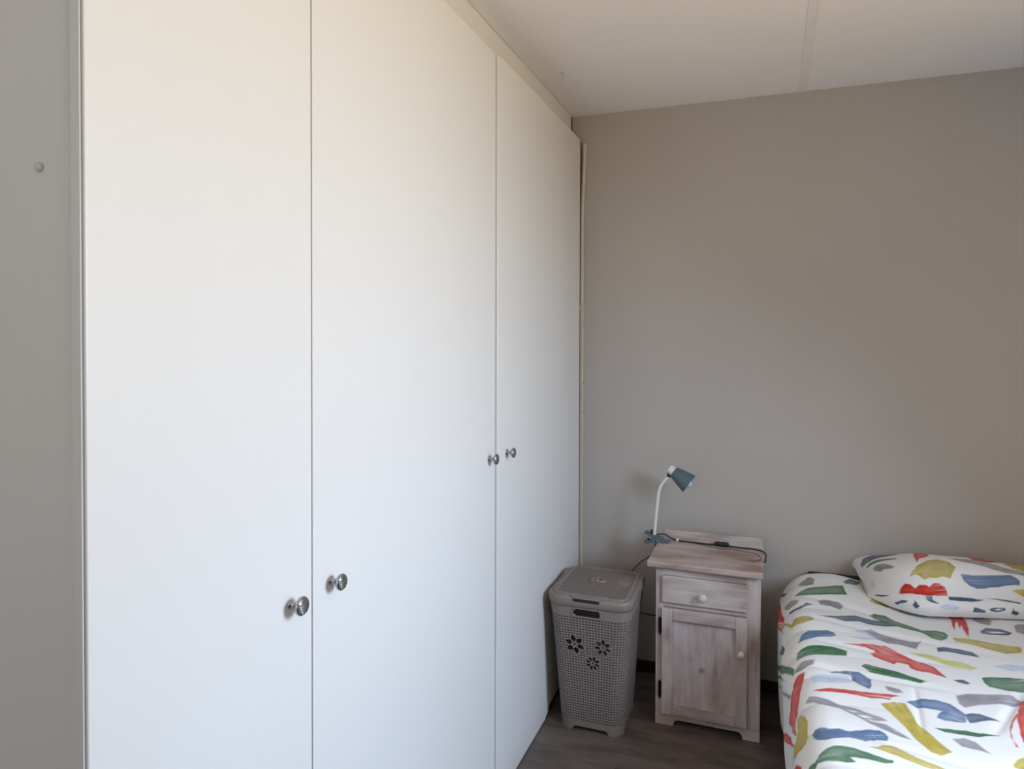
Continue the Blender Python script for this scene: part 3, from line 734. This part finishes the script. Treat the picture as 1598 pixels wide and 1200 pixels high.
DUVET_STROKES = [
('gray',[(0.078,2.904),(0.078,2.94),(0.09,2.964),(0.099,2.997),(0.117,2.985),(0.126,2.967),(0.129,2.916),(0.105,2.901)]),
('teal',[(0.225,2.985),(0.237,3.033),(0.279,3.021),(0.273,2.985),(0.234,2.97)]),
('green',[(0.06,2.82),(0.111,2.877),(0.174,2.901),(0.231,2.943),(0.243,2.856),(0.195,2.835),(0.147,2.82),(0.081,2.814)]),
('red',[(-0.027,2.889),(-0.006,2.874),(-0.003,2.73),(0.006,2.631),(-0.174,3.078),(0.003,2.586),(-0.021,2.7),(-0.009,2.58),(-0.039,2.691),(-0.072,2.826),(-0.069,2.856),(-0.048,2.868)]),
('red',[(-0.069,2.856),(-0.081,2.859),(-0.03,2.649),(-0.006,2.562),(-0.015,2.586),(-0.075,2.778),(-0.081,2.856)]),
('gray',[(0.015,2.766),(0.045,2.784),(0.072,2.772),(0.063,2.742),(0.03,2.724),(0.015,2.739)]),
('gray',[(0.135,2.775),(0.15,2.793),(0.183,2.79),(0.207,2.784),(0.219,2.769),(0.204,2.721),(0.171,2.739),(0.138,2.739)]),
('navy',[(0.024,2.703),(0.054,2.709),(0.081,2.724),(0.09,2.745),(0.105,2.742),(0.114,2.736),(0.093,2.721),(0.066,2.697),(0.033,2.667)]),
('mustard',[(-0.186,3.066),(0.033,2.565),(0.045,2.601),(0.069,2.61),(0.09,2.61),(0.102,2.601),(0.105,2.577),(0.072,2.55),(0.048,2.55),(0.03,2.544)]),
('blue',[(0.045,2.403),(0.057,2.463),(0.081,2.496),(0.141,2.517),(0.159,2.502),(0.162,2.478),(0.144,2.463),(0.096,2.445),(0.063,2.418)]),
('navy',[(0.126,2.625),(0.18,2.646),(0.246,2.688),(0.291,2.667),(0.339,2.67),(0.375,2.646),(0.33,2.622),(0.294,2.616),(0.273,2.619),(0.249,2.631),(0.21,2.61),(0.189,2.613),(0.177,2.619)]),
('green',[(0.294,2.724),(0.315,2.745),(0.351,2.739),(0.387,2.685),(0.441,2.637),(0.483,2.652),(0.507,2.649),(0.513,2.622),(0.501,2.589),(0.48,2.565),(0.456,2.577),(0.441,2.607),(0.432,2.616),(0.39,2.631),(0.342,2.655),(0.306,2.685)]),
('gray',[(0.249,2.562),(0.279,2.583),(0.309,2.559),(0.348,2.529),(0.39,2.523),(0.42,2.55),(0.39,2.469),(0.351,2.484),(0.312,2.481),(0.288,2.496),(0.264,2.523)]),
('paleblue',[(0.225,2.538),(0.252,2.565),(0.27,2.532),(0.294,2.496),(0.282,2.493),(0.258,2.52)]),
('mustard',[(0.315,2.847),(0.333,2.886),(0.384,2.862),(0.372,2.817),(0.333,2.829)]),
('paleblue',[(0.402,2.823),(0.438,2.826),(0.492,2.796),(0.471,2.778),(0.429,2.781),(0.405,2.793)]),
('mustard',[(0.486,2.85),(0.528,2.856),(0.549,2.835),(0.525,2.811),(0.504,2.82)]),
('red',[(0.552,2.862),(0.603,2.874),(0.603,2.844),(0.606,2.787),(0.597,2.724),(0.573,2.631),(0.57,2.64),(0.576,2.694),(0.582,2.751),(0.567,2.709),(0.576,2.769),(0.573,2.781),(0.546,2.682),(0.552,2.739),(0.561,2.79)]),
('gray',[(0.633,2.832),(0.663,2.85),(0.687,2.811),(0.672,2.772),(0.648,2.778),(0.63,2.799)]),
('gray',[(0.744,2.787),(0.762,2.805),(0.804,2.814),(0.774,2.721),(0.753,2.724),(0.735,2.733)]),
('navy',[(0.63,2.718),(0.651,2.745),(0.696,2.745),(0.72,2.724),(0.705,2.703),(0.657,2.691),(0.624,2.688)]),
('white',[(0.645,2.715),(0.684,2.724),(0.702,2.718),(0.663,2.706)]),
('mustard',[(0.519,2.607),(0.564,2.619),(0.624,2.607),(0.681,2.61),(0.708,2.619),(0.708,2.595),(0.696,2.565),(0.648,2.532),(0.606,2.544),(0.561,2.568),(0.522,2.574)]),
('navy',[(0.453,2.502),(0.477,2.529),(0.528,2.523),(0.552,2.514),(0.561,2.475),(0.522,2.478),(0.477,2.484),(0.45,2.472)]),
('green',[(0.033,2.289),(0.036,2.346),(0.051,2.361),(0.069,2.376),(0.108,2.391),(0.147,2.394),(0.174,2.385),(0.183,2.382),(0.18,2.352),(0.12,2.34),(0.069,2.31),(0.045,2.298)]),
('green',[(-0.018,2.235),(-0.351,3.087),(0.021,2.253),(0.015,2.217),(-0.39,3.063)]),
('red',[(0.174,2.433),(0.213,2.439),(0.258,2.454),(0.303,2.457),(0.33,2.424),(0.375,2.388),(0.411,2.349),(0.42,2.31),(0.429,2.277),(0.39,2.298),(0.357,2.301),(0.345,2.316),(0.342,2.343),(0.315,2.349),(0.303,2.331),(0.285,2.349),(0.255,2.37),(0.249,2.388),(0.267,2.418),(0.243,2.427),(0.213,2.433)]),
('olive',[(0.363,2.433),(0.417,2.442),(0.462,2.415),(0.501,2.418),(0.534,2.391),(0.51,2.37),(0.462,2.379),(0.426,2.397)]),
('gray',[(0.027,2.25),(0.039,2.262),(0.051,2.271),(0.084,2.277),(0.078,2.253),(0.06,2.244),(0.039,2.223),(0.018,2.229)]),
('paleblue',[(0.582,2.427),(0.624,2.454),(0.69,2.463),(0.681,2.436),(0.621,2.412),(0.6,2.418)]),
('green',[(0.21,2.286),(0.222,2.307),(0.255,2.295),(0.303,2.277),(0.336,2.253),(0.369,2.235),(0.351,2.223),(0.315,2.232),(0.267,2.241),(0.228,2.25)]),
('red',[(0.0,2.187),(0.027,2.208),(0.051,2.211),(0.039,2.178),(0.03,2.133),(0.015,2.082),(0.006,2.055),(-0.009,2.025),(-0.012,1.926),(-0.027,1.959),(-0.06,2.079),(-0.03,2.085),(-0.015,2.151)]),
('blue',[(0.117,2.217),(0.135,2.235),(0.168,2.244),(0.198,2.244),(0.213,2.232),(0.225,2.217),(0.219,2.163),(0.21,2.139),(0.198,2.151),(0.186,2.16),(0.174,2.181),(0.174,2.229),(0.144,2.226),(0.123,2.208)]),
('paleblue',[(0.063,2.19),(0.117,2.199),(0.162,2.202),(0.174,2.175),(0.147,2.157),(0.105,2.145),(0.066,2.142)]),
('navy',[(0.441,2.271),(0.468,2.283),(0.483,2.268),(0.471,2.256),(0.453,2.259)]),
('green',[(0.525,2.322),(0.549,2.34),(0.603,2.364),(0.663,2.379),(0.636,2.298),(0.573,2.265),(0.528,2.268),(0.522,2.286)]),
('gray',[(0.252,2.172),(0.273,2.169),(0.288,2.163),(0.294,2.145),(0.273,2.139),(0.255,2.148)]),
('red',[(0.057,2.097),(0.081,2.103),(0.108,2.115),(0.147,2.118),(0.18,2.118),(0.228,2.121),(0.258,2.127),(0.282,2.124),(0.264,2.115),(0.252,2.097),(0.234,2.097),(0.204,2.091),(0.162,2.097),(0.129,2.097),(0.081,2.091)]),
('gray',[(0.03,2.049),(0.039,2.064),(0.048,2.073),(0.072,2.064),(0.096,2.055),(0.123,2.04),(0.159,2.028),(0.192,2.007),(0.216,1.998),(0.228,1.986),(0.204,1.974),(0.168,1.974),(0.144,1.989),(0.12,2.013),(0.087,2.022),(0.054,2.043)]),
('gray',[(0.153,1.986),(0.186,1.968),(0.219,1.965),(0.249,1.938),(0.27,1.914),(0.246,1.917),(0.216,1.935),(0.183,1.953)]),
('white',[(0.132,2.013),(0.15,2.01),(0.165,2.007),(0.15,2.001)]),
('white',[(0.159,1.992),(0.18,1.992),(0.195,1.986),(0.174,1.98)]),
('mustard',[(0.225,2.07),(0.258,2.088),(0.288,2.091),(0.294,2.052),(0.297,2.031),(0.297,2.004),(0.309,1.983),(0.33,1.929),(0.348,1.893),(0.321,1.869),(0.3,1.878),(0.279,1.917),(0.264,1.971),(0.252,2.004),(0.243,2.031)]),
('blue',[(0.291,2.1),(0.309,2.112),(0.321,2.127),(0.369,2.136),(0.399,2.13),(0.414,2.109),(0.426,2.091),(0.417,2.049),(0.39,2.043),(0.369,2.04),(0.351,2.049),(0.36,2.07),(0.375,2.085),(0.345,2.085),(0.309,2.085)]),
('navy',[(0.426,2.091),(0.444,2.103),(0.462,2.106),(0.489,2.097),(0.507,2.097),(0.462,2.076),(0.426,2.049),(0.423,2.07)]),
('gray',[(0.426,2.178),(0.456,2.199),(0.525,2.223),(0.576,2.244),(0.594,2.22),(0.588,2.199),(0.528,2.178),(0.468,2.148),(0.432,2.124),(0.423,2.139)]),
('red',[(0.579,2.205),(0.597,2.229),(0.624,2.235),(0.549,2.007),(0.525,2.004),(0.531,2.043),(0.546,2.115)]),
('red',[(0.555,2.136),(0.531,2.094),(0.513,2.049),(0.504,2.007),(0.507,1.977),(0.501,1.974),(0.504,2.022),(0.516,2.07),(0.534,2.109),(0.555,2.145)]),
('green',[(0.333,1.995),(0.363,2.001),(0.408,2.01),(0.435,2.01),(0.483,2.022),(0.426,1.989),(0.393,1.986),(0.354,1.983)]),
('gray',[(0.363,1.956),(0.393,1.971),(0.414,1.962),(0.426,1.935),(0.435,1.92),(0.405,1.926),(0.378,1.929)]),
('mustard',[(-0.003,2.001),(0.012,2.001),(0.027,1.971),(0.033,1.941),(0.024,1.893),(0.018,1.851),(0.003,1.842),(-0.045,1.887),(-0.12,1.971),(-0.057,1.923),(-0.021,1.914),(-0.003,1.938)]),
('blue',[(0.036,1.881),(0.045,1.896),(0.06,1.902),(0.081,1.896),(0.105,1.905),(0.123,1.902),(0.15,1.911),(0.18,1.926),(0.201,1.929),(0.213,1.917),(0.216,1.905),(0.21,1.89),(0.186,1.887),(0.159,1.857),(0.144,1.86),(0.123,1.86),(0.087,1.839),(0.066,1.83),(0.051,1.836),(0.042,1.854)]),
('green',[(0.012,1.746),(0.021,1.755),(0.036,1.758),(0.048,1.776),(0.066,1.794),(0.084,1.806),(0.105,1.812),(0.129,1.812),(0.162,1.803),(0.192,1.797),(0.207,1.797),(0.207,1.788),(0.189,1.779),(0.174,1.779),(0.15,1.779),(0.126,1.776),(0.114,1.773),(0.126,1.761),(0.105,1.752),(0.09,1.752),(0.06,1.752),(0.042,1.752),(0.03,1.734)]),
('mustard',[(0.162,1.833),(0.183,1.842),(0.195,1.857),(0.222,1.875),(0.234,1.857),(0.261,1.833),(0.291,1.824),(0.318,1.812),(0.285,1.8),(0.249,1.809),(0.219,1.821),(0.186,1.83)]),
('red',[(-0.129,1.965),(-0.072,1.89),(-0.018,1.806),(-0.003,1.779),(-0.006,1.764)]),
('mustard',[(0.468,1.893),(0.486,1.917),(0.504,1.932),(0.519,1.935),(0.504,1.887),(0.474,1.887)]),
('navy',[(-0.126,2.712),(-0.033,2.526),(-0.006,2.433),(-0.015,2.412),(-0.138,2.691)]),
('gray',[(-0.042,2.187),(-0.417,3.072),(-0.012,2.145),(-0.039,2.157)]),
('red',[(-0.114,2.127),(-0.057,1.986),(-0.027,1.899),(-0.042,1.926),(-0.342,2.514)]),
('navy',[(-0.018,2.964),(0.006,2.949),(0.036,2.871),(0.018,2.877)]),
('paleblue',[(0.195,2.484),(0.255,2.502),(0.282,2.496),(0.24,2.481)]),
]
PILLOW_STROKES = [
('navy',[(0.01,0.857),(0.033,0.926),(0.095,0.99),(0.157,0.988),(0.201,0.87),(0.147,0.857),(0.089,0.845),(0.035,0.808),(0.01,0.806),(0.01,0.825)]),
('green',[(0.013,0.752),(0.035,0.776),(0.079,0.796),(0.146,0.752),(0.149,0.715),(0.089,0.739),(0.043,0.735),(0.021,0.727)]),
('gray',[(0.03,0.654),(0.054,0.685),(0.082,0.666),(0.103,0.612),(0.115,0.563),(0.095,0.545),(0.067,0.555),(0.051,0.526),(0.033,0.592)]),
('red',[(0.257,0.899),(0.311,0.855),(0.3,0.737),(0.267,0.69),(0.241,0.678),(0.218,0.599),(0.223,0.703)]),
('mustard',[(0.165,0.396),(0.179,0.462),(0.215,0.555),(0.265,0.624),(0.322,0.649),(0.367,0.597),(0.388,0.506),(0.368,0.447),(0.352,0.386),(0.318,0.41),(0.28,0.396),(0.249,0.401),(0.228,0.378),(0.21,0.41),(0.201,0.43),(0.187,0.428)]),
('red',[(0.12,0.179),(0.123,0.243),(0.143,0.31),(0.165,0.305),(0.185,0.265),(0.205,0.315),(0.234,0.319),(0.247,0.3),(0.27,0.344),(0.296,0.337),(0.321,0.29),(0.331,0.229),(0.331,0.202),(0.272,0.206),(0.233,0.204),(0.175,0.202)]),
('blue',[(0.401,0.423),(0.465,0.413),(0.543,0.43),(0.638,0.45),(0.66,0.41),(0.673,0.374),(0.668,0.329),(0.612,0.322),(0.574,0.305),(0.534,0.3),(0.502,0.285),(0.465,0.28),(0.435,0.307),(0.412,0.351)]),
('gray',[(0.37,0.683),(0.444,0.656),(0.545,0.646),(0.635,0.555),(0.712,0.521),(0.705,0.457),(0.625,0.474),(0.53,0.538),(0.434,0.592)]),
('red',[(0.465,0.781),(0.54,0.774),(0.589,0.774),(0.65,0.771),(0.571,0.651),(0.493,0.641)]),
('mustard',[(0.628,0.693),(0.691,0.774),(0.733,0.688),(0.712,0.521),(0.663,0.57)]),
('mustard',[(0.628,0.265),(0.66,0.28),(0.691,0.288),(0.686,0.204),(0.661,0.224)]),
('navy',[(0.334,0.194),(0.375,0.192),(0.442,0.189),(0.501,0.182),(0.442,0.16),(0.375,0.16),(0.337,0.17)]),
('navy',[(0.229,0.199),(0.257,0.202),(0.262,0.172),(0.291,0.125),(0.262,0.135),(0.239,0.162)]),
('navy',[(0.44,0.059),(0.45,0.108),(0.47,0.098),(0.498,0.081),(0.498,0.057)]),
('navy',[(0.517,0.094),(0.543,0.111),(0.588,0.106),(0.588,0.086),(0.547,0.066),(0.522,0.079)]),
('white',[(0.535,0.091),(0.558,0.101),(0.578,0.096),(0.552,0.084)]),
('navy',[(0.102,0.059),(0.131,0.113),(0.156,0.121),(0.149,0.096),(0.128,0.074),(0.116,0.042)]),
('navy',[(0.175,0.089),(0.182,0.113),(0.185,0.152),(0.188,0.116),(0.197,0.125),(0.193,0.103),(0.206,0.096),(0.195,0.057),(0.182,0.069)]),
('navy',[(0.02,0.098),(0.054,0.118),(0.089,0.148),(0.056,0.094),(0.03,0.076)]),
('olive',[(0.01,0.462),(0.013,0.398),(0.018,0.297),(0.01,0.248)]),
('navy',[(0.612,0.052),(0.619,0.086),(0.625,0.116),(0.627,0.086),(0.638,0.076),(0.651,0.062),(0.637,0.037)]),
('paleblue',[(0.286,0.096),(0.322,0.125),(0.352,0.116),(0.381,0.098),(0.372,0.074),(0.321,0.069)]),
('navy',[(0.504,0.197),(0.579,0.187),(0.664,0.162),(0.663,0.145),(0.579,0.177)]),
]

PALETTE = {'green': (62, 106, 68), 'red': (196, 52, 36), 'blue': (88, 114, 146), 'navy': (66, 84, 108), 'mustard': (180, 160, 66), 'gray': (144, 139, 143),
           'paleblue': (182, 194, 214), 'olive': (190, 192, 96), 'white': (232, 231, 232), 'teal': (62, 96, 112)}
PALETTE = {k: np.array(srgb(*v)[:3]) for k, v in PALETTE.items()}
BASEC = np.array(srgb(*(228, 225, 221))[:3])
def fbm(a, b, sc, seed):
    r = np.random.default_rng(seed); out = np.zeros_like(a)
    for k in range(10):
        th = r.uniform(0, 2*math.pi); f = sc*r.uniform(.5, 2.4); out += np.sin((a*math.cos(th)+b*math.sin(th))*f+r.uniform(0, 6.28))/(1+k*.25)
    return out/4.0
def paint(A, B, sa, sb, strokes, jit):
    """A, B cloth coordinates (sa, sb scale them to metres); returns linear colours"""
    C = np.ones(A.shape+(3,))*BASEC
    am, bmm = A*sa, B*sb
    wa = am+jit*.0006*fbm(am, bmm, 300, 1)+jit*.0010*fbm(am, bmm, 110, 2); wb = bmm+jit*.0006*fbm(am, bmm, 300, 3)+jit*.0010*fbm(am, bmm, 110, 4)
    n1 = fbm(am, bmm, 60, 5); n2 = fbm(am, bmm, 260, 6)
    for idx, (c, poly) in enumerate(strokes):
        p = np.array(poly, float)*np.array([sa, sb]); lo = p.min(0)-.008; hi = p.max(0)+.008
        sel = np.nonzero((wa > lo[0]) & (wa < hi[0]) & (wb > lo[1]) & (wb < hi[1]))
        if len(sel[0]) == 0: continue
        x, y_ = wa[sel], wb[sel]; ins = np.zeros(x.shape, bool); dist = np.full(x.shape, 9.0); n = len(p)
        for i in range(n):
            x1, y1 = p[i]; x2, y2 = p[(i+1) % n]
            if abs(y2-y1) > 1e-9:
                cr = ((y1 > y_) != (y2 > y_)) & (x < (x2-x1)*(y_-y1)/(y2-y1)+x1); ins ^= cr
            L2 = (x2-x1)**2+(y2-y1)**2+1e-12; k = np.clip(((x-x1)*(x2-x1)+(y_-y1)*(y2-y1))/L2, 0, 1)
            dist = np.minimum(dist, np.hypot(x-x1-k*(x2-x1), y_-y1-k*(y2-y1)))
        sdv = np.where(ins, dist, -dist)
        soft = .0055 if c in ('paleblue', 'olive', 'gray') else .0028
        al = np.clip(sdv/soft+.5, 0, 1)
        cc = PALETTE[c]*(1+.16*n1[sel]+.07*n2[sel])[:, None]
        # watery middle, denser outline
        wash = np.clip(sdv/.02, 0, 1)*(.10+.10*np.sin(idx*2.1))+.05*np.clip(n1[sel]+.3, 0, 1)
        cc = cc*(1-wash[:, None])+BASEC*wash[:, None]
        # dry-brush streaks that run along the stroke and break it up towards one end
        mid = p.mean(0); ev, evec = np.linalg.eigh(np.cov((p-mid).T)); ax = evec[:, 1]; L_ = math.sqrt(max(ev[1], 1e-8))*1.6
        if idx % 2: ax = -ax
        al_, ac_ = ((x-mid[0])*ax[0]+(y_-mid[1])*ax[1])/L_, -(x-mid[0])*ax[1]+(y_-mid[1])*ax[0]
        stn = np.sin(ac_*620+2.5*np.sin(ac_*190+idx)+.6*np.sin(al_*2+idx))+.6*np.sin(ac_*270+idx*1.7)+.25*np.sin(al_*5+idx)
        dry = np.clip((stn-.45)*.9, 0, 1)*np.clip((al_-.05+.25*math.sin(idx*3.3))*1.3, 0, 1)
        al = al*(1-(.62 if c != 'white' else 0)*dry)
        if c in ('paleblue', 'olive'): al = al*.85
        C[sel] = C[sel]*(1-al[:, None])+np.clip(cc, 0, 1)*al[:, None]
    return C
def cloth_obj(name, P3, faces, cols, mat_):
    me = bpy.data.meshes.new(name); nv = len(P3)
    me.vertices.add(nv); me.vertices.foreach_set('co', P3.astype(np.float32).ravel())
    nf = len(faces); me.loops.add(nf*4); me.loops.foreach_set('vertex_index', faces.astype(np.int32).ravel())
    me.polygons.add(nf); me.polygons.foreach_set('loop_start', np.arange(0, nf*4, 4, dtype=np.int32)); me.polygons.foreach_set('loop_total', np.full(nf, 4, np.int32))
    me.polygons.foreach_set('use_smooth', np.ones(nf, bool))
    me.update(calc_edges=True)
    at = me.color_attributes.new('print', 'FLOAT_COLOR', 'POINT')
    at.data.foreach_set('color', np.concatenate([cols, np.ones((nv, 1))], 1).astype(np.float32).ravel())
    me.materials.append(mat_); me.validate()
    o = bpy.data.objects.new(name, me); col.objects.link(o); return o
def gridfaces(na, nb, flip=False, base=0):
    i = np.arange(na-1)[:, None]; j = np.arange(nb-1)[None, :]
    a = i*nb+j; f = np.stack([a, a+nb, a+nb+1, a+1], -1).reshape(-1, 4)+base
    return f[:, ::-1] if flip else f
# strokes for the cloth the picture does not show, same print
r2 = random.Random(5); extra = []
kinds = ['green', 'red', 'blue', 'navy', 'mustard', 'gray', 'gray', 'olive']
def rand_stroke(cx_, cy_, L_):
    a = r2.uniform(-.35, .1); pts = []
    for s_, sg in ((1, 1), (-1, -1)):
        for k in range(6):
            t = -1+2*k/5 if sg > 0 else 1-2*k/5
            w = sg*(.016+.010*r2.random())*(1-abs(t)**3)
            x, y_ = t*L_, w+.01*math.sin(t*3+cx_*9)
            pts.append((cx_+x*math.cos(a)-y_*math.sin(a), cy_+x*math.sin(a)+y_*math.cos(a)))
    return (r2.choice(kinds), pts)
def add_extra(s0, s1, t0, t1):
    y_ = t0; row_ = 0
    while y_ < t1:
        x = s0+(row_ % 2)*.1
        while x < s1: extra.append(rand_stroke(x+r2.uniform(-.02, .02), y_+r2.uniform(-.02, .02), r2.uniform(.04, .10))); x += .22
        y_ += .095; row_ += 1
add_extra(1.02, 1.45, 1.1, 3.1); add_extra(-.3, 1.0, 1.12, 1.50)
st = .0029
A, B = np.meshgrid(np.arange(-.40, 1.435, st), np.arange(1.10, 3.14, st), indexing='ij')
X, Y, Z = duvet_surface(A, B)
C = paint(A, B, 1, 1, extra+DUVET_STROKES, 1.0)
P3 = np.stack([X, Y, Z], -1).reshape(-1, 3)
DO = np.array([.75, 2.1, .44])
dv = cloth_obj('duvet', P3-DO, gridfaces(*A.shape), C.reshape(-1, 3), M_print); dv.location = DO
tag(dv, 'white duvet printed with green, red, blue, grey and mustard brush strokes spread over the bed', 'duvet')
sd = dv.modifiers.new('thickness', 'SOLIDIFY'); sd.thickness = .012; sd.offset = -1
# pillow: printed top sheet and underside joined along the seam
nu_, nv_ = 330, 200
U_, V_ = np.meshgrid(np.linspace(0, 1, nu_), np.linspace(0, 1, nv_)**1.05, indexing='ij')
X, Y, Z = pillow_surface(U_, V_)
PILLOW_MORE = [('green', ((.74, .70), (.80, .74), (.88, .73), (.92, .69), (.86, .66), (.78, .66))), ('red', ((.80, .50), (.84, .56), (.90, .55), (.93, .47), (.89, .44), (.84, .45))),
    ('navy', ((.70, .40), (.78, .42), (.84, .39), (.80, .35), (.72, .35))), ('gray', ((.86, .32), (.92, .34), (.95, .29), (.90, .26))), ('mustard', ((.83, .20), (.88, .26), (.94, .24), (.92, .19))), ('blue', ((.88, .86), (.93, .88), (.95, .82), (.90, .80)))]
C = paint(U_, V_, .72, .48, PILLOW_STROKES+PILLOW_MORE, .8)
top = np.stack([X, Y, Z], -1)
e_ = np.clip(1-np.abs(2*U_-1)**3.2, 0, 1)**.55; g_ = np.linspace(0, 1, nv_)[None, :]
lo3 = top[:, :1]*(1-g_[..., None])+top[:, -1:]*g_[..., None]
lo3[..., 2] -= .004+.020*np.sin(np.pi*g_)*e_
lo3[..., 2] = np.maximum(lo3[..., 2], .549)
lo3[:, 0] = top[:, 0]; lo3[:, -1] = top[:, -1]; lo3[0] = top[0]; lo3[-1] = top[-1]
P3 = np.concatenate([top.reshape(-1, 3), lo3.reshape(-1, 3)]); PO = np.array([.70, 2.93, .552])
pf = np.concatenate([gridfaces(nu_, nv_), gridfaces(nu_, nv_, True, nu_*nv_)])
pl = cloth_obj('pillow', P3-PO, pf, np.concatenate([C.reshape(-1, 3), np.ones((nu_*nv_, 3))*BASEC]), M_print); pl.location = PO
tag(pl, 'plump pillow in matching brush-stroke print leaning against the back wall on the bed', 'pillow')
